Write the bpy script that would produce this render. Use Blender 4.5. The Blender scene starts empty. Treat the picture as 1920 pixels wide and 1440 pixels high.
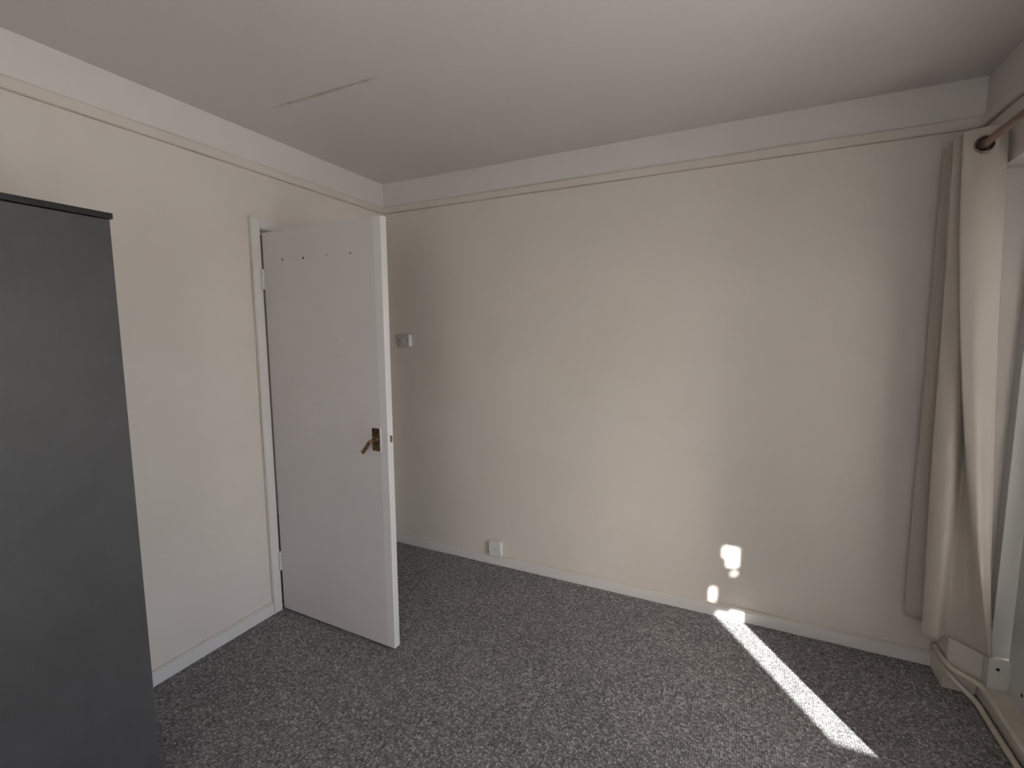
import bpy, bmesh, math, random
from mathutils import Vector, Matrix

random.seed(7)
SC = bpy.context.scene
COL = SC.collection

# ------------------------------------------------------------------ camera
F_PX, YAW, PITCH, ROLL = 883.57, 0.4483, 0.1071, -0.0055
CAM = Vector((2.179, -2.5632, 1.4765))
fw = Vector((-math.sin(YAW) * math.cos(PITCH), math.cos(YAW) * math.cos(PITCH), -math.sin(PITCH)))
rt = Vector((math.cos(YAW), math.sin(YAW), 0))
up = rt.cross(fw)
r2 = math.cos(ROLL) * rt + math.sin(ROLL) * up
u2 = -math.sin(ROLL) * rt + math.cos(ROLL) * up
cd = bpy.data.cameras.new('camera')
cam = bpy.data.objects.new('camera', cd)
COL.objects.link(cam)
cam.matrix_world = Matrix(((r2.x, u2.x, -fw.x, CAM.x), (r2.y, u2.y, -fw.y, CAM.y), (r2.z, u2.z, -fw.z, CAM.z), (0, 0, 0, 1)))
cd.sensor_width = 36.0
cd.lens = F_PX / 1920 * 36
cd.clip_start = 0.02
SC.camera = cam

# ------------------------------------------------------------------ sky, sun, exposure
SUN_AZ = Vector((0.541, -0.841))        # horizontal direction towards the sun
SUN_TAN = 0.70                          # rise per unit of horizontal distance
w = bpy.data.worlds.new('sky'); SC.world = w; w.use_nodes = True
nt = w.node_tree; nt.nodes.clear()
out = nt.nodes.new('ShaderNodeOutputWorld'); bg = nt.nodes.new('ShaderNodeBackground')
sky = nt.nodes.new('ShaderNodeTexSky'); sky.sky_type = 'NISHITA'; sky.sun_disc = False
sky.sun_elevation = math.atan(SUN_TAN); sky.sun_rotation = math.atan2(SUN_AZ.x, SUN_AZ.y)
sky.air_density = 1.0; sky.dust_density = 2.5; sky.ozone_density = 1.0
hz = nt.nodes.new('ShaderNodeHueSaturation'); hz.inputs['Saturation'].default_value = 0.55
nt.links.new(sky.outputs[0], hz.inputs['Color']); nt.links.new(hz.outputs[0], bg.inputs[0]); nt.links.new(bg.outputs[0], out.inputs[0])
bg.inputs[1].default_value = 0.37
sl = bpy.data.lights.new('sun', 'SUN'); sl.energy = 10.5; sl.angle = math.radians(0.45); sl.color = (1.0, 0.985, 0.96)
so = bpy.data.objects.new('sun', sl); COL.objects.link(so); so.location = (6, -6, 5)
sd = Vector((SUN_AZ.x, SUN_AZ.y, SUN_TAN)).normalized()
so.rotation_euler = sd.to_track_quat('Z', 'Y').to_euler()
SC.view_settings.view_transform = 'Standard'; SC.view_settings.look = 'None'
SC.view_settings.gamma = 1.0; SC.view_settings.use_curve_mapping = False
SC.view_settings.exposure = 1.5
# light portal in the window opening: guides sampling of the sky only
pl = bpy.data.lights.new('window_portal', 'AREA'); pl.shape = 'RECTANGLE'; pl.size = 1.62; pl.size_y = 1.66
pl.cycles.is_portal = True
po = bpy.data.objects.new('window_portal', pl); COL.objects.link(po)
po.location = (3.30, -1.99, 1.25); po.rotation_euler = Vector((1, 0, 0)).to_track_quat('Z', 'Y').to_euler()

# ------------------------------------------------------------------ helpers
H, W, YR = 2.463, 3.013, -3.75          # ceiling height, room width, rear wall
RAIL0, RAIL1 = 2.272, 2.314

class MB:
    def __init__(s): s.v = []; s.f = []; s.smooth = False
    def box(s, x0, x1, y0, y1, z0, z1):
        b = len(s.v)
        s.v += [(x, y, z) for z in (z0, z1) for y in (y0, y1) for x in (x0, x1)]
        s.f += [tuple(b + i for i in q) for q in ((0, 2, 3, 1), (4, 5, 7, 6), (0, 1, 5, 4), (2, 6, 7, 3), (0, 4, 6, 2), (1, 3, 7, 5))]
        return s
    def tube(s, pts, r, n=14, cap=True):
        pts = [Vector(p) for p in pts]; b = len(s.v); up_ = None
        for i, p in enumerate(pts):
            t = ((pts[min(i + 1, len(pts) - 1)] - p).normalized() + (p - pts[max(i - 1, 0)]).normalized()).normalized()
            if up_ is None:
                up_ = Vector((0, 0, 1)) if abs(t.z) < 0.9 else Vector((1, 0, 0))
            a = (up_ - t * up_.dot(t)).normalized(); c = t.cross(a); up_ = a
            rr = r[i] if isinstance(r, (list, tuple)) else r
            for k in range(n):
                g = 2 * math.pi * k / n
                s.v.append(tuple(p + a * math.cos(g) * rr + c * math.sin(g) * rr))
        for i in range(len(pts) - 1):
            for k in range(n):
                s.f.append((b + i * n + k, b + i * n + (k + 1) % n, b + (i + 1) * n + (k + 1) % n, b + (i + 1) * n + k))
        if cap:
            s.f.append(tuple(b + k for k in reversed(range(n)))); s.f.append(tuple(b + (len(pts) - 1) * n + k for k in range(n)))
        return s
    def torus(s, c, R_, r, axis, n=40, m=12):
        ax = Vector(axis).normalized(); a = ax.orthogonal().normalized(); d = ax.cross(a); b = len(s.v); c = Vector(c)
        for i in range(n):
            g = 2 * math.pi * i / n; rad = a * math.cos(g) + d * math.sin(g)
            for j in range(m):
                h = 2 * math.pi * j / m
                s.v.append(tuple(c + rad * (R_ + r * math.cos(h)) + ax * r * 0.7 * math.sin(h)))
        for i in range(n):
            for j in range(m):
                s.f.append((b + i * m + j, b + ((i + 1) % n) * m + j, b + ((i + 1) % n) * m + (j + 1) % m, b + i * m + (j + 1) % m))
        return s
    def profile_y(s, prof, y0, y1):      # prof: list of (x, z), closed, extruded along y
        b = len(s.v); n = len(prof)
        s.v += [(x, y0, z) for x, z in prof] + [(x, y1, z) for x, z in prof]
        for k in range(n): s.f.append((b + k, b + (k + 1) % n, b + n + (k + 1) % n, b + n + k))
        s.f.append(tuple(b + k for k in range(n))); s.f.append(tuple(b + n + k for k in reversed(range(n))))
        return s
    def profile_x(s, prof, x0, x1):      # prof: list of (y, z)
        b = len(s.v); n = len(prof)
        s.v += [(x0, y, z) for y, z in prof] + [(x1, y, z) for y, z in prof]
        for k in range(n): s.f.append((b + k, b + n + k, b + n + (k + 1) % n, b + (k + 1) % n))
        s.f.append(tuple(b + k for k in reversed(range(n)))); s.f.append(tuple(b + n + k for k in range(n)))
        return s
    def build(s, name, mat, parent=None, bevel=0.0, seg=2, smooth=False, loc=None, rot=None):
        me = bpy.data.meshes.new(name); me.from_pydata(s.v, [], s.f); me.update()
        bm = bmesh.new(); bm.from_mesh(me); bmesh.ops.recalc_face_normals(bm, faces=bm.faces)
        if bevel:
            bmesh.ops.bevel(bm, geom=[e for e in bm.edges if len(e.link_faces) == 2 and e.calc_face_angle(0) > 0.5], offset=bevel, segments=seg, profile=0.5, affect='EDGES')
        if smooth:
            for f in bm.faces: f.smooth = True
        bm.to_mesh(me); bm.free()
        me.materials.append(mat)
        if smooth: me.set_sharp_from_angle(angle=math.radians(40))
        o = bpy.data.objects.new(name, me); COL.objects.link(o)
        if parent: o.parent = parent
        if loc: o.location = loc
        if rot: o.rotation_euler = rot
        return o

def empty(name, loc=(0, 0, 0), rot=(0, 0, 0)):
    o = bpy.data.objects.new(name, None); COL.objects.link(o); o.location = loc; o.rotation_euler = rot
    o.empty_display_size = 0.1
    return o
def tag(o, label, cat, kind=None, group=None):
    o['label'] = label; o['category'] = cat
    if kind: o['kind'] = kind
    if group: o['group'] = group
    return o
def cells(ub, vb, holes, add):           # fills a grid of cells except those whose centre lies in a hole
    for i in range(len(ub) - 1):
        for j in range(len(vb) - 1):
            cu, cv = (ub[i] + ub[i + 1]) / 2, (vb[j] + vb[j + 1]) / 2
            if any(a < cu < b and c < cv < d for a, b, c, d in holes): continue
            add(ub[i], ub[i + 1], vb[j], vb[j + 1])

# ------------------------------------------------------------------ materials
class N:                                  # small node builder
    def __init__(s, name):
        s.m = bpy.data.materials.new(name); s.m.use_nodes = True; s.t = s.m.node_tree
        s.b = s.t.nodes['Principled BSDF']; s.tc = s.t.nodes.new('ShaderNodeTexCoord')
        s.geo = s.t.nodes.new('ShaderNodeNewGeometry')
    def n(s, typ, **kw):
        x = s.t.nodes.new(typ)
        for k, v in kw.items(): setattr(x, k, v)
        return x
    def l(s, a, b): s.t.links.new(a, b)
    def mapping(s, src, scale=(1, 1, 1), loc=(0, 0, 0), rot=(0, 0, 0)):
        m = s.n('ShaderNodeMapping'); m.inputs['Scale'].default_value = scale; m.inputs['Location'].default_value = loc; m.inputs['Rotation'].default_value = rot
        s.l(src, m.inputs['Vector']); return m.outputs[0]
    def noise(s, vec, scale, detail=3, rough=0.5, dist=0):
        x = s.n('ShaderNodeTexNoise'); x.inputs['Scale'].default_value = scale; x.inputs['Detail'].default_value = detail
        x.inputs['Roughness'].default_value = rough; x.inputs['Distortion'].default_value = dist; s.l(vec, x.inputs['Vector']); return x.outputs[0]
    def ramp(s, fac, stops):
        x = s.n('ShaderNodeValToRGB'); e = x.color_ramp.elements
        while len(e) < len(stops): e.new(0.5)
        for k, (p, c) in enumerate(stops): e[k].position = p; e[k].color = (*c, 1) if len(c) == 3 else c
        s.l(fac, x.inputs[0]); return x.outputs[0]
    def mix(s, fac, a, b, blend='MIX'):
        x = s.n('ShaderNodeMix', data_type='RGBA', blend_type=blend)
        for v, i in ((fac, 0), (a, 6), (b, 7)):
            if isinstance(v, (int, float)): x.inputs[i].default_value = v
            elif isinstance(v, tuple): x.inputs[i].default_value = (*v, 1)
            else: s.l(v, x.inputs[i])
        return x.outputs[2]
    def math(s, op, a, b=0.0, c=None, clamp=False):
        x = s.n('ShaderNodeMath', operation=op, use_clamp=clamp)
        for v, i in ((a, 0), (b, 1), (c, 2)):
            if v is None: continue
            if isinstance(v, (int, float)): x.inputs[i].default_value = v
            else: s.l(v, x.inputs[i])
        return x.outputs[0]
    def xyz(s, vec):
        x = s.n('ShaderNodeSeparateXYZ'); s.l(vec, x.inputs[0]); return x.outputs
    def band(s, v, lo, hi, soft):         # 1 between lo and hi with soft edges
        a = s.n('ShaderNodeMapRange', interpolation_type='SMOOTHSTEP'); s.l(v, a.inputs[0]); a.inputs[1].default_value = lo - soft; a.inputs[2].default_value = lo + soft
        b = s.n('ShaderNodeMapRange', interpolation_type='SMOOTHSTEP'); s.l(v, b.inputs[0]); b.inputs[1].default_value = hi - soft; b.inputs[2].default_value = hi + soft
        return s.math('SUBTRACT', a.outputs[0], b.outputs[0], clamp=True)
    def bump(s, h, strength, dist):
        x = s.n('ShaderNodeBump'); x.inputs['Strength'].default_value = strength; x.inputs['Distance'].default_value = dist
        s.l(h, x.inputs['Height']); s.l(x.outputs[0], s.b.inputs['Normal']); return x.outputs[0]
    def done(s, col, rough, metal=0, spec=0.5):
        if isinstance(col, tuple): s.b.inputs['Base Color'].default_value = (*col, 1)
        else: s.l(col, s.b.inputs['Base Color'])
        if isinstance(rough, (int, float)): s.b.inputs['Roughness'].default_value = rough
        else: s.l(rough, s.b.inputs['Roughness'])
        s.b.inputs['Metallic'].default_value = metal; s.b.inputs['Specular IOR Level'].default_value = spec
        return s.m

def paint(name, c, var=0.03, rough=0.55, scale=3.0, bump=0.08, spec=0.4):
    k = N(name); P = k.geo.outputs['Position']
    a = k.noise(P, scale, 4); c1 = tuple(max(0, x * (1 - var)) for x in c); c2 = tuple(min(1, x * (1 + var)) for x in c)
    col = k.ramp(a, [(0.3, c1), (0.7, c2)])
    k.bump(k.noise(P, 140, 3, 0.6), bump, 0.002)
    return k.done(col, rough, spec=spec)

CREAM = (0.690, 0.632, 0.588); FRIEZE = (0.700, 0.655, 0.635)
def wall_mat(name, patches=()):
    k = N(name); P = k.geo.outputs['Position']; z = k.xyz(P)
    a = k.noise(P, 1.1, 4, 0.55); b = k.noise(P, 5.0, 4, 0.6)
    base = k.ramp(a, [(0.3, tuple(x * 0.965 for x in CREAM)), (0.7, tuple(min(1, x * 1.02) for x in CREAM))])
    base = k.mix(k.math('MULTIPLY', k.ramp(b, [(0.45, (0, 0, 0)), (0.75, (1, 1, 1))]), 0.10), base, (0.60, 0.52, 0.40))
    for (px, py, pz, rr, amt) in patches:  # yellowed blotches with shapes of their own
        d = k.n('ShaderNodeVectorMath', operation='DISTANCE'); k.l(P, d.inputs[0]); d.inputs[1].default_value = (px, py, pz)
        wob = k.math('ADD', d.outputs['Value'], k.math('MULTIPLY', k.math('SUBTRACT', b, 0.5), rr * 1.2))
        mr = k.n('ShaderNodeMapRange', interpolation_type='SMOOTHSTEP'); k.l(wob, mr.inputs[0]); mr.inputs[1].default_value = rr; mr.inputs[2].default_value = rr * 0.3
        base = k.mix(k.math('MULTIPLY', mr.outputs[0], amt), base, (0.55, 0.47, 0.33))
    top = k.ramp(b, [(0.3, tuple(x * 0.98 for x in FRIEZE)), (0.7, FRIEZE)])
    fr = k.math('GREATER_THAN', z[2], RAIL1 - 0.01)
    col = k.mix(fr, base, top)
    h = k.math('ADD', k.noise(P, 110, 3, 0.6), k.math('MULTIPLY', k.noise(P, 6, 2), 3.0))
    k.bump(h, 0.12, 0.003)
    return k.done(col, 0.6, spec=0.35)

M = {}
M['wall'] = wall_mat('cream wall paint')
M['wall_back'] = wall_mat('cream wall paint, yellowed', [(1.66, 0, 1.45, 0.34, 0.13), (1.35, 0, 1.25, 0.26, 0.10), (0.40, 0, 1.20, 0.30, 0.08)])
M['white'] = paint('white gloss paint', (0.70, 0.672, 0.662), 0.02, 0.38, 2.0, 0.05, 0.5)
M['cream_gloss'] = paint('cream gloss paint', (0.655, 0.600, 0.545), 0.03, 0.40, 6.0, 0.06, 0.5)
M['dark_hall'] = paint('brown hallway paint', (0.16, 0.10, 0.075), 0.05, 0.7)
M['plastic'] = paint('white plastic', (0.72, 0.71, 0.70), 0.01, 0.35, 8, 0.0, 0.5)
M['plastic_grey'] = paint('pale grey plastic', (0.55, 0.53, 0.53), 0.01, 0.35, 8, 0.0, 0.5)
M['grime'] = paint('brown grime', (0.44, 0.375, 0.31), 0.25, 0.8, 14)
M['hole'] = paint('dark void', (0.012, 0.010, 0.010), 0.0, 0.9)
M['mark'] = paint('grey emblem', (0.36, 0.36, 0.37), 0.0, 0.6)
M['black'] = paint('black laminate', (0.014, 0.014, 0.015), 0.05, 0.45, 20, 0.1, 0.4)
M['pipe'] = paint('painted pipe', (0.56, 0.51, 0.43), 0.10, 0.42, 18, 0.15, 0.5)
M['sill'] = paint('worn cream sill', (0.66, 0.61, 0.54), 0.14, 0.5, 9, 0.2, 0.4)
M['door2'] = paint('grey white door paint', (0.70, 0.69, 0.665), 0.03, 0.4, 4, 0.05, 0.5)
M['chrome'] = N('eyelet metal').done((0.20, 0.165, 0.14), 0.25, 1.0)
M['render'] = paint('outside render', (0.62, 0.60, 0.56), 0.05, 0.8)
M['ground'] = paint('outside paving', (0.50, 0.485, 0.46), 0.10, 0.8, 2)

def ceiling_mat():
    k = N('ceiling paint'); P = k.geo.outputs['Position']; c = k.xyz(P)
    a = k.noise(P, 1.3, 4); b = k.noise(P, 14, 4, 0.6)
    base = k.ramp(a, [(0.3, (0.665, 0.617, 0.595)), (0.7, (0.695, 0.647, 0.625))])
    # brown crack stain along a board joint: x 0.26 to 0.86 at y about -1.04
    line = k.math('ADD', c[1], k.math('MULTIPLY', k.math('SUBTRACT', k.noise(P, 9, 3), 0.5), 0.012))
    line = k.math('SUBTRACT', line, k.math('MULTIPLY', c[0], 0.02))
    core = k.math('MULTIPLY', k.band(line, -1.0600, -1.0545, 0.0028), k.band(c[0], 0.27, 0.85, 0.03))
    halo = k.math('MULTIPLY', k.band(line, -1.066, -1.046, 0.010), k.band(c[0], 0.36, 0.83, 0.06))
    br = k.ramp(k.noise(P, 11, 3), [(0.40, (0.25, 0.25, 0.25)), (0.62, (1, 1, 1))])
    base = k.mix(k.math('MULTIPLY', halo, k.math('MULTIPLY', br, 0.50)), base, (0.36, 0.27, 0.19))
    base = k.mix(k.math('MULTIPLY', core, k.math('MULTIPLY', br, 0.50)), base, (0.27, 0.19, 0.125))
    for lo, hi in ((0.385, 0.405), (0.725, 0.765)):
        dk = k.math('MULTIPLY', k.band(line, -1.0595, -1.0550, 0.0025), k.band(c[0], lo, hi, 0.012))
        base = k.mix(k.math('MULTIPLY', dk, 0.7), base, (0.10, 0.07, 0.05))
    k.bump(k.math('ADD', k.noise(P, 160, 3, 0.7), k.math('MULTIPLY', k.noise(P, 4, 2), 4.0)), 0.10, 0.003)
    return k.done(base, 0.75, spec=0.25)
M['ceiling'] = ceiling_mat()

def carpet_mat():
    k = N('grey loop carpet'); P = k.geo.outputs['Position']
    mp = k.mapping(P, (1, 1, 1), rot=(0, 0, math.radians(0)))
    v = k.n('ShaderNodeTexVoronoi'); v.inputs['Scale'].default_value = 112; v.inputs['Randomness'].default_value = 0.50; k.l(mp, v.inputs['Vector'])
    v2 = k.n('ShaderNodeTexVoronoi'); v2.inputs['Scale'].default_value = 260; v2.inputs['Randomness'].default_value = 1.0; k.l(mp, v2.inputs['Vector'])
    sep = k.n('ShaderNodeSeparateColor'); k.l(v.outputs['Color'], sep.inputs[0])
    fleck = k.ramp(sep.outputs[0], [(0.0, (0.20, 0.198, 0.199)), (0.35, (0.28, 0.275, 0.276)), (0.7, (0.345, 0.338, 0.336)), (0.97, (0.50, 0.49, 0.485))])
    tint = k.mix(k.math('MULTIPLY', sep.outputs[1], 0.25), fleck, (0.24, 0.20, 0.19))
    big = k.ramp(k.noise(P, 4.5, 4, 0.6), [(0.3, (0.93, 0.93, 0.93)), (0.7, (1.07, 1.06, 1.05))])
    col = k.mix(1.0, tint, big, 'MULTIPLY')
    gap = k.ramp(v.outputs['Distance'], [(0.25, (1, 1, 1)), (0.75, (0.32, 0.32, 0.32))])
    col = k.mix(1.0, col, gap, 'MULTIPLY')
    hgt = k.math('SUBTRACT', 1.0, v.outputs['Distance'])
    hgt = k.math('ADD', hgt, k.math('MULTIPLY', k.math('SUBTRACT', 1.0, v2.outputs['Distance']), 0.35))
    k.bump(hgt, 0.8, 0.005)
    k.b.inputs['Sheen Weight'].default_value = 0.05
    return k.done(col, 0.95, spec=0.1)
M['carpet'] = carpet_mat()

def wardrobe_mat():
    k = N('dark grey wardrobe laminate'); P = k.geo.outputs['Position']
    a = k.noise(P, 3.2, 5, 0.6, 0.4); b = k.noise(k.mapping(P, (1, 1, 0.25)), 60, 3)
    col = k.ramp(a, [(0.3, (0.054, 0.053, 0.056)), (0.7, (0.077, 0.075, 0.079))])
    col = k.mix(0.10, col, k.ramp(b, [(0.3, (0.045, 0.045, 0.047)), (0.7, (0.075, 0.075, 0.08))]))
    k.bump(k.noise(P, 300, 2), 0.05, 0.001)
    return k.done(col, 0.48, spec=0.35)
M['wardrobe'] = wardrobe_mat()

def door_mat():
    k = N('scuffed white door paint'); P = k.tc.outputs['Object']; c = k.xyz(P)
    base = k.ramp(k.noise(P, 2.2, 4), [(0.3, (0.605, 0.566, 0.566)), (0.7, (0.635, 0.594, 0.594))])
    sc = k.noise(k.mapping(P, (3.5, 1, 60)), 2.0, 4, 0.6, 0.5)
    sc2 = k.noise(P, 9, 3)
    m = k.math('MULTIPLY', k.ramp(sc, [(0.60, (0, 0, 0)), (0.70, (1, 1, 1))]), k.ramp(sc2, [(0.45, (0, 0, 0)), (0.62, (1, 1, 1))]))
    m = k.math('MULTIPLY', m, k.math('MULTIPLY', k.band(c[2], 0.93, 1.50, 0.12), k.band(c[0], 0.06, 0.60, 0.10)))
    col = k.mix(k.math('MULTIPLY', m, 0.60), base, (0.27, 0.26, 0.26))
    edge = k.math('GREATER_THAN', c[0], 0.722)     # whiter band along the free edge
    col = k.mix(k.math('MULTIPLY', edge, 0.5), col, (0.74, 0.735, 0.73))
    k.bump(k.noise(P, 90, 3), 0.06, 0.002)
    return k.done(col, 0.42, spec=0.5)
M['door'] = door_mat()

def brass_mat():
    k = N('aged brass'); P = k.tc.outputs['Object']
    col = k.ramp(k.noise(P, 60, 4, 0.7), [(0.35, (0.055, 0.038, 0.022)), (0.55, (0.20, 0.135, 0.065)), (0.75, (0.33, 0.23, 0.12))])
    return k.done(col, 0.38, 0.85)
M['brass'] = brass_mat()
k = N('worn brass lever'); P = k.tc.outputs['Object']
M['brass_light'] = k.done(k.ramp(k.noise(P, 40, 3), [(0.3, (0.20, 0.125, 0.075)), (0.7, (0.36, 0.24, 0.155))]), 0.32, 0.9)

def wood_mat():
    k = N('brown wooden pole'); P = k.geo.outputs['Position']
    a = k.noise(k.mapping(P, (40, 2, 40)), 3, 5, 0.6)
    col = k.ramp(a, [(0.3, (0.17, 0.105, 0.08)), (0.7, (0.30, 0.20, 0.155))])
    return k.done(col, 0.42)
M['wood'] = wood_mat()

def cloth_mat():
    k = N('beige curtain cloth'); P = k.geo.outputs['Position']
    a = k.noise(k.mapping(P, (1, 1, 0.4)), 6, 4); b = k.noise(k.mapping(P, (900, 900, 900)), 1, 2)
    col = k.ramp(a, [(0.3, (0.565, 0.505, 0.450)), (0.7, (0.610, 0.548, 0.490))])
    k.bump(b, 0.15, 0.001)
    k.done(col, 0.8, spec=0.2)
    tr = k.n('ShaderNodeBsdfTranslucent'); k.l(col, tr.inputs[0]); mx = k.n('ShaderNodeMixShader'); mx.inputs[0].default_value = 0.20
    o = k.t.nodes['Material Output']; k.l(k.b.outputs[0], mx.inputs[1]); k.l(tr.outputs[0], mx.inputs[2]); k.l(mx.outputs[0], o.inputs[0])
    k.b.inputs['Sheen Weight'].default_value = 0.15
    return k.m
M['cloth'] = cloth_mat()

def net_mat():
    k = N('white net cloth'); tr = k.n('ShaderNodeBsdfTranslucent'); tr.inputs[0].default_value = (0.85, 0.84, 0.83, 1)
    df = k.n('ShaderNodeBsdfDiffuse'); df.inputs[0].default_value = (0.8, 0.79, 0.78, 1)
    wv = k.noise(k.geo.outputs['Position'], 400, 2)
    mx = k.n('ShaderNodeMixShader'); k.l(k.math('ADD', k.math('MULTIPLY', wv, 0.1), NET_T - 0.05), mx.inputs[0]); k.l(df.outputs[0], mx.inputs[1]); k.l(tr.outputs[0], mx.inputs[2])
    k.l(mx.outputs[0], k.t.nodes['Material Output'].inputs[0]); return k.m
NET_T = 0.25
M['net'] = net_mat()
NET_T = 0.37
M['frosted'] = net_mat(); M['frosted'].name = 'frosted fill glass'

def glass_mat():
    k = N('window glass')
    g = k.n('ShaderNodeBsdfGlossy'); g.inputs['Roughness'].default_value = 0.02
    t = k.n('ShaderNodeBsdfTransparent'); t.inputs[0].default_value = (0.96, 0.97, 0.965, 1)
    mx = k.n('ShaderNodeMixShader'); mx.inputs[0].default_value = 0.05; k.l(t.outputs[0], mx.inputs[1]); k.l(g.outputs[0], mx.inputs[2])
    k.l(mx.outputs[0], k.t.nodes['Material Output'].inputs[0]); return k.m
M['glass'] = glass_mat()

# ------------------------------------------------------------------ room shell
def struct(o, label, cat): return tag(o, label, cat, 'structure')

struct(MB().box(-0.14, 3.32, YR - 0.12, 0.12, -0.12, 0).build('floor', M['carpet']), 'dark grey flecked loop-pile carpet covering the floor', 'floor')
struct(MB().box(-0.14, 3.32, YR - 0.12, 0.12, H, H + 0.12).build('ceiling', M['ceiling']), 'off-white painted ceiling with a brown crack stain', 'ceiling')
struct(MB().box(-0.14, 3.32, 0, 0.12, 0, H).build('wall_back', M['wall_back']), 'cream back wall with a white frieze above the picture rail', 'wall')
RX0, RX1, RZ0, RZ1 = 1.35, 2.90, 0.70, 2.10    # opening for the added rear fill window
m = MB(); cells([-0.14, RX0, RX1, 3.32], [0, RZ0, RZ1, H], [(RX0, RX1, RZ0, RZ1)], lambda a, b, c, d: m.box(a, b, YR - 0.12, YR, c, d))
struct(m.build('wall_rear', M['wall']), 'cream wall behind the viewer', 'wall')

DH, DL, DT = -0.958, -0.150, 2.012      # doorway: hinge side, latch side, top
m = MB(); cells([YR, DH, DL, 0], [0, DT, H], [(DH, DL, 0, DT)], lambda a, b, c, d: m.box(-0.12, 0, a, b, c, d))
struct(m.build('wall_left', M['wall']), 'cream left wall with the doorway and a white frieze', 'wall')

JY, RY = -0.135, -1.10                  # recess with the white door: far jamb, near jamb
WY0, WY1, WZ0, WZ1 = -2.78, -1.19, 0.42, 2.07   # window opening
m = MB(); cells([YR, WY0, WY1, RY, JY, 0], [0, WZ0, 2.07, H], [(RY, JY, 0, 2.07), (WY0, WY1, WZ0, WZ1)], lambda a, b, c, d: m.box(W, 3.30, a, b, c, d))
struct(m.build('wall_right', M['wall']), 'cream right wall with the recess beside the curtain', 'wall')

# dark hallway behind the doorway
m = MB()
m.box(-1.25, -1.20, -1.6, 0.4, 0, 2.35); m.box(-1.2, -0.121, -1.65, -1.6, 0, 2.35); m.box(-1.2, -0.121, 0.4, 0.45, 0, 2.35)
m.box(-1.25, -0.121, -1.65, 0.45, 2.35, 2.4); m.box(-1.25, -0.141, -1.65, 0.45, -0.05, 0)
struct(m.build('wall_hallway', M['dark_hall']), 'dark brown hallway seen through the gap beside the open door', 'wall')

# picture rails: small ogee profile
def rail_prof(s, off):                  # (distance, z) -> distance from wall times sign
    pr = [(0, RAIL0), (0.011, RAIL0), (0.015, RAIL0 + 0.004), (0.015, RAIL1 - 0.006), (0.012, RAIL1 - 0.001), (0.008, RAIL1), (0, RAIL1)]
    return [(off + s * d, z) for d, z in pr]
struct(MB().profile_y(rail_prof(1, 0), YR, 0).build('trim_1', M['cream_gloss']), 'cream picture rail along the left wall', 'picture rail')
struct(MB().profile_x(rail_prof(-1, 0), 0, W).build('trim_2', M['cream_gloss']), 'cream picture rail along the back wall', 'picture rail')
struct(MB().profile_y(rail_prof(-1, W), YR, 0).build('trim_3', M['cream_gloss']), 'cream picture rail along the right wall above the curtain', 'picture rail')

# grime lines where the rails meet the walls
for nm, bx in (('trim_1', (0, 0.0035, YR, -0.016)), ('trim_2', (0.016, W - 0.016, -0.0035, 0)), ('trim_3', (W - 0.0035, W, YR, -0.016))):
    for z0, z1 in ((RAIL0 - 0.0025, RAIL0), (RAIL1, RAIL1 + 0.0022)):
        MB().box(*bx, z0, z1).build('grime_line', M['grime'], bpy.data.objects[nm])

# baseboards with a cream upper lip
def board(name, label, mk, lip):
    o = mk().build(name, M['white'], bevel=0.003)
    struct(o, label, 'baseboard'); lip().build('lip', M['cream_gloss'], o, bevel=0.002)
BB = 0.058
board('baseboard_left', 'low white baseboard along the left wall up to the door frame', lambda: MB().box(0, 0.014, YR, -0.987, 0, BB), lambda: MB().box(0, 0.010, YR, -0.987, BB, BB + 0.010))
board('baseboard_back', 'low white baseboard with a cream top edge along the back wall', lambda: MB().box(0, W, -0.015, 0, 0, BB), lambda: MB().box(0, W, -0.0105, 0, BB, BB + 0.011))
o = MB().box(W - 0.014, W, JY, -0.015, 0, 0.070).box(W - 0.014, 3.105, JY - 0.014, JY, 0, 0.070).build('baseboard_right', M['cream_gloss'])
struct(o, 'short cream baseboard wrapping the corner under the curtain', 'baseboard')
o = MB().box(W - 0.014, W, YR, RY, 0, 0.070).build('baseboard_rear', M['cream_gloss'])
struct(o, 'cream baseboard under the window', 'baseboard')

# ------------------------------------------------------------------ white door leaf, open into the room
HX, HY, TH = 0.026, -0.937, 1.5887      # hinge line and opening angle
DA = math.pi / 2 - TH                   # leaf local +x points along the leaf
door = empty('door_1', (HX, HY, 0), (0, 0, DA))
struct(door, 'white flush door standing open into the room', 'door')
LW, LT = 0.764, 0.036
lm = MB().box(0.0, LW, 0.0, LT, 0.014, 1.978)
leaf = lm.build('leaf', M['door'], door, bevel=0.0025)
for hx, hz, r in ((0.142, 1.838, 0.0050), (0.286, 1.835, 0.0052), (0.440, 1.837, 0.0028), (0.586, 1.833, 0.0038)):
    MB().tube([(hx, -0.0006, hz), (hx, 0.003, hz)], r, 12).build('screw_hole', M['hole'], leaf)
lp = MB().box(LW - 0.0005, LW + 0.0012, 0.008, 0.028, 0.975, 1.045).build('latch_plate', M['white'], leaf)
MB().box(LW + 0.0008, LW + 0.006, 0.013, 0.023, 0.995, 1.025).build('latch_bolt', M['brass_light'], leaf, bevel=0.001)
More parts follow.
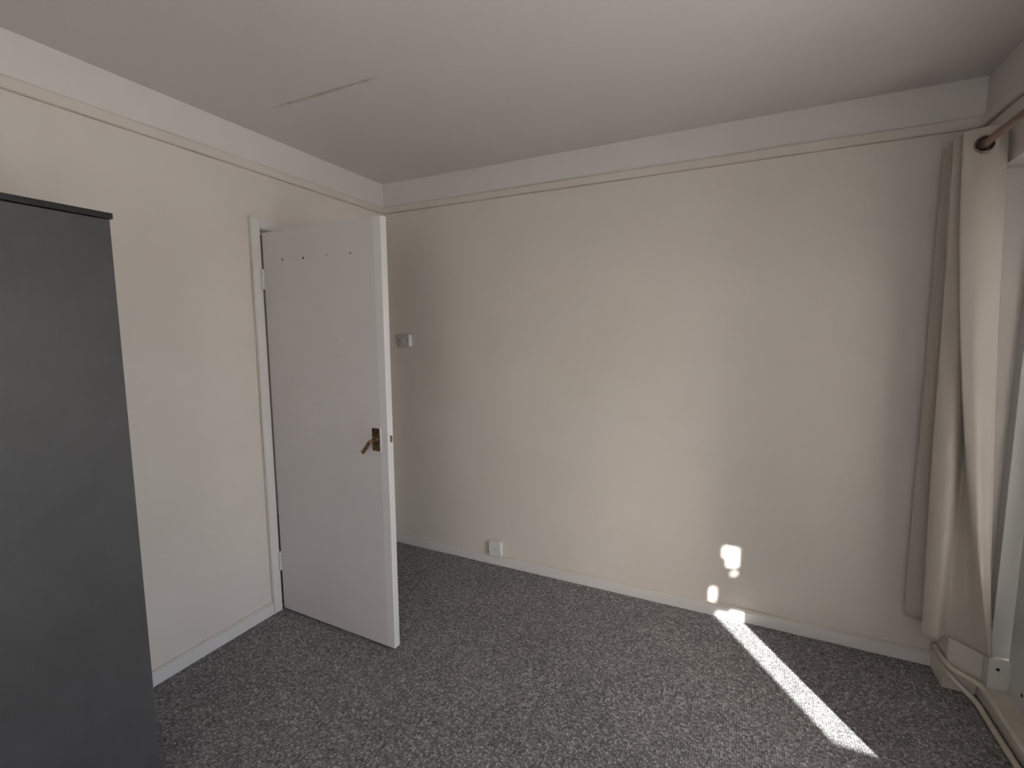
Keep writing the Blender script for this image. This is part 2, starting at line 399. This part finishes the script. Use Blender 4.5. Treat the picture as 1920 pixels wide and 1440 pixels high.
# handle
pt = MB().box(0.679, 0.721, -0.0075, 0, 0.953, 1.056).build('handle_plate', M['brass'], door, bevel=0.0015)
pt['label'] = 'aged brass handle plate'
MB().box(0.7212, 0.7262, -0.004, 0, 0.950, 1.058).build('paint_edge', M['white'], pt, bevel=0.001)
for sz in (0.964, 1.045): MB().tube([(0.687, -0.0092, sz), (0.687, -0.007, sz)], 0.0035, 10).build('screw', M['hole'], pt)
MB().tube([(0.702, -0.006, 1.006), (0.702, -0.013, 1.006)], [0.0125, 0.010], 20).build('collar', M['brass_light'], pt, smooth=True)
lv = MB().tube([(0.702, -0.010, 1.006), (0.702, -0.032, 1.006), (0.7025, -0.041, 1.0045), (0.701, -0.047, 1.001), (0.697, -0.050, 0.996)], [0.0066, 0.0066, 0.0070, 0.0074, 0.0074], 16)
bl = lv.build('lever', M['brass_light'], door, smooth=True); bl['label'] = 'drooping brass lever'
# flat blade of the lever
def blade():
    b = MB(); n = 8
    path = [(0.7045, 1.0045), (0.697, 0.9955), (0.689, 0.9865), (0.681, 0.9775), (0.673, 0.9685), (0.664, 0.9585), (0.655, 0.9485)]
    for i, (x, z) in enumerate(path):
        a = path[min(i + 1, len(path) - 1)]; c = path[max(i - 1, 0)]
        tx, tz = a[0] - c[0], a[1] - c[1]; q = math.hypot(tx, tz); nx, nz = -tz / q, tx / q
        hw = 0.0078 + 0.0008 * i / 6; d = 0.0055; y = -0.050 + 0.004 * math.sin(i / 6 * 1.4)
        for s_, e_ in ((1, 1), (1, -1), (-1, -1), (-1, 1)):
            b.v.append((x + nx * hw * s_, y + d * e_, z + nz * hw * s_))
    for i in range(len(path) - 1):
        for j in range(4): b.f.append((i * 4 + j, i * 4 + (j + 1) % 4, i * 4 + 4 + (j + 1) % 4, i * 4 + 4 + j))
    b.f.append((0, 1, 2, 3)); e = (len(path) - 1) * 4; b.f.append((e + 3, e + 2, e + 1, e))
    return b
blade().build('grip', M['brass_light'], bl, bevel=0.002, smooth=True)
# hinges: painted knuckles and leaves
for z0, z1 in ((1.702, 1.802), (0.226, 0.328)):
    hg = MB().box(-0.010, 0.001, 0.004, 0.034, z0, z1).build('hinge', M['white'], door)
    n = 5; hh = (z1 - z0) / n
    for i in range(n):
        MB().tube([(-0.005, -0.003, z0 + i * hh + 0.0012), (-0.005, -0.003, z0 + (i + 1) * hh - 0.0012)], 0.0068 if i % 2 else 0.0075, 12).build('knuckle', M['white'], hg, smooth=True)

# door frame: lining and architrave
fr = empty('trim_4', (0, -0.55, 0)); struct(fr, 'white door frame with flat architrave around the doorway', 'door frame')
def fpart(name, mb, mat=None, bev=0.002):
    o = mb.build(name, mat or M['white'], None, bevel=bev); o.parent = fr; o.location = (0, 0.55, 0); return o
fpart('architrave', MB().box(0, 0.015, -0.987, -0.937, 0, 2.049))
fpart('architrave', MB().box(0, 0.015, -0.937, -0.166, 2.000, 2.049))
fpart('architrave', MB().box(0, 0.015, -0.166, -0.112, 0, 2.049))
fpart('architrave_edge', MB().box(0, 0.019, -0.990, -0.982, 0, 2.053), M['cream_gloss'])
fpart('jamb', MB().box(-0.12, 0.0, DH, -0.940, 0, 2.000))
fpart('jamb', MB().box(-0.12, 0.0, -0.166, DL, 0, 2.000))
fpart('head', MB().box(-0.12, 0.0, -0.940, -0.166, 1.996, DT))
fpart('stop', MB().box(-0.075, -0.042, -0.940, -0.926, 0, 1.996))
fpart('stop', MB().box(-0.075, -0.042, -0.180, -0.166, 0, 1.996))
fpart('stop', MB().box(-0.075, -0.042, -0.926, -0.180, 1.982, 1.996))

# ------------------------------------------------------------------ wardrobe
WX, WYR, WYL, WH = 0.552, -1.812, -2.85, 1.822
wd = empty('wardrobe', (0.28, -2.33, 0))
tag(wd, 'tall dark grey wardrobe with a thin black top against the left wall', 'wardrobe')
def wpart(name, mb, mat, bev=0.0015, parent=None):
    o = mb.build(name, mat, None, bevel=bev); o.parent = parent or wd
    o.location = (-0.28, 2.33, 0) if parent is None else (0, 0, 0); return o
TP = 0.0165
wpart('top_panel', MB().box(0.022, WX + 0.006, WYL - 0.006, WYR + 0.006, WH - TP, WH), M['black'])
wpart('side_panel', MB().box(0.024, WX - 0.020, WYR - 0.018, WYR, 0.0, WH - TP), M['wardrobe'])
wpart('side_panel', MB().box(0.024, WX - 0.020, WYL, WYL + 0.018, 0.0, WH - TP), M['wardrobe'])
wpart('back_panel', MB().box(0.018, 0.024, WYL, WYR, 0.02, WH - TP), M['wardrobe'])
wpart('bottom_panel', MB().box(0.024, WX - 0.020, WYL + 0.018, WYR - 0.018, 0.06, 0.078), M['wardrobe'])
wpart('plinth', MB().box(WX - 0.060, WX - 0.042, WYL + 0.018, WYR - 0.018, 0.0, 0.06), M['black'])
mid = (WYL + WYR) / 2
for a, b, hy in ((mid + 0.0015, WYR, mid + 0.05), (WYL, mid - 0.0015, mid - 0.05)):
    d = wpart('door', MB().box(WX - 0.019, WX, a, b, 0.055, WH - TP - 0.002), M['wardrobe'])
    MB().box(WX, WX + 0.022, hy - 0.006, hy + 0.006, 0.95, 1.15).build('handle', M['black'], d, bevel=0.003)

# ------------------------------------------------------------------ light switch and telephone box on the back wall
sw = empty('light_switch', (0.165, 0, 1.391)); tag(sw, 'small square light switch on the back wall beside the open door', 'light switch')
MB().box(-0.039, 0.039, -0.026, 0, 0.002, 0.081).build('back_box', M['plastic'], sw, bevel=0.003)
pt = MB().box(-0.043, 0.043, -0.037, -0.028, -0.001, 0.084).build('face_plate', M['plastic_grey'], sw, bevel=0.003)
for s in (-1, 1): MB().tube([(s * 0.030, -0.0376, 0.0415), (s * 0.030, -0.036, 0.0415)], 0.0042, 12).build('screw', M['hole'], pt)
rk = MB(); rk.profile_x([(-0.037, 0.030), (-0.0425, 0.033), (-0.038, 0.052), (-0.037, 0.053)], -0.0055, 0.0055)
rk.build('rocker', M['plastic'], pt, bevel=0.0008)

sk = empty('telephone_socket', (0.834, 0, 0.066)); tag(sk, 'small white telephone socket box just above the back baseboard', 'socket')
MB().box(-0.040, 0.040, -0.020, 0, 0.002, 0.092).build('back_box', M['plastic'], sk, bevel=0.004)
pt = MB().box(-0.042, 0.042, -0.036, -0.0195, 0.0, 0.094).build('face_plate', M['plastic'], sk, bevel=0.005, seg=3)
MB().box(-0.036, 0.036, -0.0364, -0.0355, 0.0560, 0.0566).build('seam', M['mark'], pt)
MB().box(-0.008, 0.010, -0.0364, -0.0355, 0.0475, 0.0488).build('emblem_stroke', M['mark'], pt)
MB().tube([(0.001, -0.0361, 0.048), (-0.001, -0.0361, 0.038), (-0.006, -0.0361, 0.030)], 0.0006, 6).build('emblem_stroke', M['mark'], pt)
MB().tube([(0.012, -0.0361, 0.040), (0.014, -0.0361, 0.032), (0.012, -0.0361, 0.026)], 0.0005, 6).build('emblem_stroke', M['mark'], pt)
for x, z in ((-0.041, 0.026), (0.0375, 0.024), (0.0375, 0.013)): MB().tube([(x, -0.0367, z), (x, -0.034, z)], 0.0026, 10).build('screw_hole', M['hole'], pt)
MB().box(0.006, 0.016, -0.030, -0.026, 0.0938, 0.0946).build('notch', M['hole'], pt)

# ------------------------------------------------------------------ recess by the curtain: white door, frame, sill
d2 = empty('door_2', (3.18, -0.60, 0)); struct(d2, 'white painted door set in the recess beside the curtain', 'door')
def p2(name, mb, mat=None, bev=0.002):
    o = mb.build(name, mat or M['door2'], None, bevel=bev); o.parent = d2; o.location = (-3.18, 0.60, 0); return o
f2 = p2('frame', MB().box(3.122, 3.290, -0.185, JY, 0.066, 2.07).box(3.122, 3.290, RY, RY + 0.05, 0.066, 2.07).box(3.122, 3.290, RY + 0.05, -0.185, 2.02, 2.07).box(3.186, 3.290, RY + 0.05, -0.185, 0.066, 0.195))
LY0, LY1 = RY + 0.054, -0.191           # stiles and rails around a frosted pane added for fill light
p2('leaf', MB().box(3.176, 3.216, -0.330, LY1, 0.200, 2.015).box(3.176, 3.216, LY0, LY0 + 0.10, 0.200, 2.015).box(3.176, 3.216, LY0 + 0.10, -0.330, 0.200, 0.50).box(3.176, 3.216, LY0 + 0.10, -0.330, 1.915, 2.015), bev=0)
p2('pane', MB().box(3.193, 3.199, LY0 + 0.10, -0.330, 0.50, 1.915), M['frosted'], 0)
MB().tube([(3.150, -0.1862, 0.150), (3.150, -0.184, 0.150)], 0.006, 10).build('screw', M['hole'], f2)
MB().tube([(3.1852, -0.275, 0.120), (3.187, -0.275, 0.120)], 0.007, 10).build('screw', M['hole'], f2)
p2('sill', MB().box(3.108, 3.290, RY, JY, 0.0, 0.066), M['sill'], 0.004)

def smooth_path(pts, it=2):
    pts = [Vector(p) for p in pts]
    for _ in range(it):
        q = [pts[0]]
        for a, b in zip(pts[:-1], pts[1:]): q += [a * 0.75 + b * 0.25, a * 0.25 + b * 0.75]
        pts = q + [pts[-1]]
    return pts
o = MB().tube(smooth_path([(2.998, -0.045, 0.116), (3.000, -0.110, 0.115), (3.010, -0.175, 0.108), (3.055, -0.195, 0.095), (3.090, -0.225, 0.088), (3.094, -0.270, 0.086), (3.090, -1.10, 0.080)]), 0.0105).build('heating_pipe', M['pipe'], smooth=True)
tag(o, 'cream painted pipe, the upper one, running along the recess sill', 'pipe')
o = MB().tube(smooth_path([(2.998, -0.045, 0.090), (3.002, -0.120, 0.086), (3.012, -0.180, 0.073), (3.052, -0.205, 0.040), (3.082, -0.230, 0.020), (3.084, -0.290, 0.013), (3.080, -1.10, 0.013)]), 0.0105).build('heating_pipe', M['pipe'], smooth=True)
tag(o, 'cream painted pipe, the lower one, lying on the carpet edge', 'pipe')

# ------------------------------------------------------------------ window (beyond the frame, lets the daylight in)
wn = empty('window_1', (3.24, (WY0 + WY1) / 2, WZ0)); struct(wn, 'white framed window in the right wall', 'window')
def wp(name, mb, mat, bev=0.003):
    o = mb.build(name, mat, None, bevel=bev); o.parent = wn; o.location = (-3.24, -(WY0 + WY1) / 2, -WZ0); return o
FX0, FX1 = 3.235, 3.285
wp('frame', MB().box(FX0, FX1, WY0, WY0 + 0.05, WZ0, WZ1).box(FX0, FX1, WY1 - 0.05, WY1, WZ0, WZ1).box(FX0, FX1, WY0 + 0.05, WY1 - 0.05, WZ0, WZ0 + 0.05).box(FX0, FX1, WY0 + 0.05, WY1 - 0.05, WZ1 - 0.05, WZ1), M['white'])
wp('mullion', MB().box(FX0, FX1, -2.08, -2.03, WZ0 + 0.05, WZ1 - 0.05), M['white'])
wp('pane', MB().box(3.258, 3.262, WY0 + 0.05, -2.08, WZ0 + 0.05, WZ1 - 0.05), M['glass'], 0)
wp('pane', MB().box(3.258, 3.262, -2.03, WY1 - 0.05, WZ0 + 0.05, WZ1 - 0.05), M['glass'], 0)
wp('sill', MB().box(W - 0.03, FX0, WY0, WY1, WZ0 - 0.03, WZ0 + 0.002), M['white'])

# added rear window behind the viewer, unseen, its net curtain giving soft fill light
w2 = empty('fill_window', ((RX0 + RX1) / 2, YR - 0.06, RZ0)); struct(w2, 'white framed window added behind the viewer for fill light', 'window')
def wr(name, mb, mat, bev=0.003):
    o = mb.build(name, mat, None, bevel=bev); o.parent = w2; o.location = (-(RX0 + RX1) / 2, -(YR - 0.06), -RZ0); return o
Y0, Y1 = YR - 0.10, YR - 0.05
wr('frame', MB().box(RX0, RX0 + 0.05, Y0, Y1, RZ0, RZ1).box(RX1 - 0.05, RX1, Y0, Y1, RZ0, RZ1).box(RX0 + 0.05, RX1 - 0.05, Y0, Y1, RZ0, RZ0 + 0.05).box(RX0 + 0.05, RX1 - 0.05, Y0, Y1, RZ1 - 0.05, RZ1), M['white'])
wr('mullion', MB().box(2.10, 2.15, Y0, Y1, RZ0 + 0.05, RZ1 - 0.05), M['white'])
wr('pane', MB().box(RX0 + 0.05, 2.10, YR - 0.077, YR - 0.073, RZ0 + 0.05, RZ1 - 0.05), M['glass'], 0)
wr('pane', MB().box(2.15, RX1 - 0.05, YR - 0.077, YR - 0.073, RZ0 + 0.05, RZ1 - 0.05), M['glass'], 0)
m = MB(); n_ = 240
for i in range(n_ + 1):
    x = RX0 - 0.08 + (RX1 - RX0 + 0.16) * i / n_
    for z in (RZ0 - 0.10, RZ1 + 0.06): m.v.append((x, YR + 0.04 + 0.018 * math.sin(i * 0.62), z))
for i in range(n_): m.f.append((2 * i, 2 * i + 2, 2 * i + 3, 2 * i + 1))
nc = m.build('fill_net_curtain', M['net'], smooth=True); tag(nc, 'white net curtain added behind the viewer to soften the fill light', 'net curtain')

# paving outside, and an added unseen screen cut to shape the sunlight
SY = -2.86
def at(px, pz):                          # point of the back wall traced along the sun to the screen plane
    k_ = abs(SY) / 0.841
    return px + 0.541 * k_, pz + SUN_TAN * k_
SX0, _ = at(2.122, 0); xa = SX0
z_far = at(0, 0.045)[1]; z_near = (abs(SY) - 0.660) / 0.841 * SUN_TAN
xr = at(2.30, 0)[0]
def ap(x0, x1, z0, z1):
    a, c = at(x0, z0); b, d = at(x1, z1); return (a, b, c, d)
xm = at(2.185, 0)[0]
holes = [(xa, xm, z_near, z_far - 0.022), (xm, xr, z_near, z_far), ap(2.150, 2.226, 0.325, 0.388), ap(2.170, 2.226, 0.280, 0.326), ap(2.194, 2.222, 0.236, 0.262), ap(2.096, 2.128, 0.075, 0.155)]
xs = sorted({3.31, xr + 0.05, *[h for q in holes for h in q[:2]]}); zs = sorted({0.0, 3.3, *[h for q in holes for h in q[2:]]})
m = MB(); cells(xs, zs, holes, lambda a, b, c, d: m.box(a, b, SY - 0.012, SY, c, d))
o = m.build('sun_mask_screen', M['render']); tag(o, 'pale screen added outside the window, its openings cut to shape the sunlight', 'screen', 'structure')
o = MB().box(3.31, 40, -40, 40, -0.3, -0.12).build('ground', M['ground']); struct(o, 'paving outside the window', 'ground')

# ------------------------------------------------------------------ curtain pole and curtain
PX, PZ = 2.930, 2.131
pole = empty('curtain_pole', (PX, -1.5, PZ)); tag(pole, 'brown wooden curtain pole along the top of the right wall', 'curtain pole')
MB().tube([(0, 1.475, 0), (0, -1.35, 0)], 0.0125, 20).build('rod', M['wood'], pole, smooth=True)
for y in (0.9, -1.2):
    MB().tube([(0, y, -0.004), (0.083, y, -0.004)], 0.009, 12).build('bracket', M['wood'], pole, smooth=True)
MB().tube([(0, -1.35, 0), (0, -1.36, 0), (0, -1.385, 0), (0, -1.41, 0), (0, -1.42, 0)], [0.014, 0.022, 0.027, 0.02, 0.006], 20).build('finial', M['wood'], pole, smooth=True)

def catmull(P, n):
    out = []; L = len(P)
    for i in range(L - 1):
        p0, p1, p2, p3 = P[max(i - 1, 0)], P[i], P[i + 1], P[min(i + 2, L - 1)]
        for k in range(n):
            t = k / n
            out.append(tuple(0.5 * ((2 * b) + (-a + c) * t + (2 * a - 5 * b + 4 * c - d) * t * t + (-a + 3 * b - 3 * c + d) * t ** 3) for a, b, c, d in zip(p0, p1, p2, p3)))
    out.append(tuple(P[-1])); return out
# control points of the folds: (x, y) at the top, at the hem, and the easing exponent down the drop
FOLD = [((2.985, -0.020), (2.975, -0.020), 1.0),
        ((2.940, -0.030), (2.935, -0.035), 1.0),
        ((2.883, -0.036), (2.884, -0.052), 1.0),
        ((2.905, -0.075), (2.915, -0.085), 1.0),
        ((2.968, -0.095), (2.975, -0.100), 1.0),
        ((2.920, -0.118), (2.955, -0.112), 0.8),
        ((2.868, -0.132), (2.945, -0.125), 0.7),
        ((2.915, -0.152), (2.955, -0.138), 0.7),
        ((2.970, -0.168), (2.975, -0.150), 0.8),
        ((2.915, -0.184), (2.930, -0.172), 0.9),
        ((2.866, -0.196), (2.903, -0.195), 0.9),
        ((2.915, -0.214), (2.945, -0.234), 1.0),
        ((2.970, -0.222), (2.985, -0.186), 1.0),
        ((2.920, -0.236), (3.038, -0.218), 1.3),
        ((2.877, -0.250), (3.082, -0.262), 1.6),
        ((2.905, -0.264), (3.088, -0.268), 1.6),
        ((2.935, -0.268), (3.094, -0.262), 1.6),
        ((2.968, -0.265), (3.100, -0.250), 1.5),
        ((2.998, -0.252), (3.098, -0.236), 1.3)]
cur = empty('curtain', (2.94, -0.16, 0.235)); tag(cur, 'beige eyelet curtain gathered in folds at the corner', 'curtain')
O = Vector((2.94, -0.16, 0.235)); ZT, ZB = 2.190, 0.238
SEG, ROWS = 14, 110
cols_n = (len(FOLD) - 1) * SEG + 1
grid = []
for j in range(ROWS + 1):
    t = j / ROWS
    t = t ** 1.25                       # finer rows near the heading for the eyelet hole
    P = []
    for (a, b, e) in FOLD:
        q = t ** e
        P.append((a[0] + (b[0] - a[0]) * q, a[1] + (b[1] - a[1]) * q))
    row = catmull(P, SEG)
    z = ZT + (ZB - ZT) * t
    grid.append([Vector((x + 0.0025 * math.sin(9 * t + 0.13 * i) * t, y + 0.003 * math.sin(7 * t + 0.21 * i) * t, z + 0.004 * math.sin(0.16 * i) * t)) for i, (x, y) in enumerate(row)])
EY = Vector((PX, -0.268, PZ)); ER = 0.0235
verts = [tuple(v - O) for r in grid for v in r]; faces = []
lead0 = 14 * SEG
for j in range(ROWS):
    for i in range(cols_n - 1):
        c = (grid[j][i] + grid[j + 1][i + 1]) / 2
        if math.hypot(c.x - PX, c.z - PZ) < (ER if i >= lead0 else 0.018) and c.y < -0.01: continue   # eyelet openings
        a = j * cols_n + i
        faces.append((a, a + 1, a + cols_n + 1, a + cols_n))
me = bpy.data.meshes.new('cloth'); me.from_pydata(verts, [], faces); me.update()
for p_ in me.polygons: p_.use_smooth = True
me.materials.append(M['cloth'])
cl = bpy.data.objects.new('cloth', me); COL.objects.link(cl); cl.parent = cur
sm = cl.modifiers.new('thickness', 'SOLIDIFY'); sm.thickness = 0.0016; sm.offset = 0
eo = MB().torus(EY - O + Vector((0, -0.001, 0)), 0.0245, 0.0042, (0.05, 1, 0)).build('eyelet', M['chrome'], cur, smooth=True)
eo['label'] = 'dull metal eyelet ring'
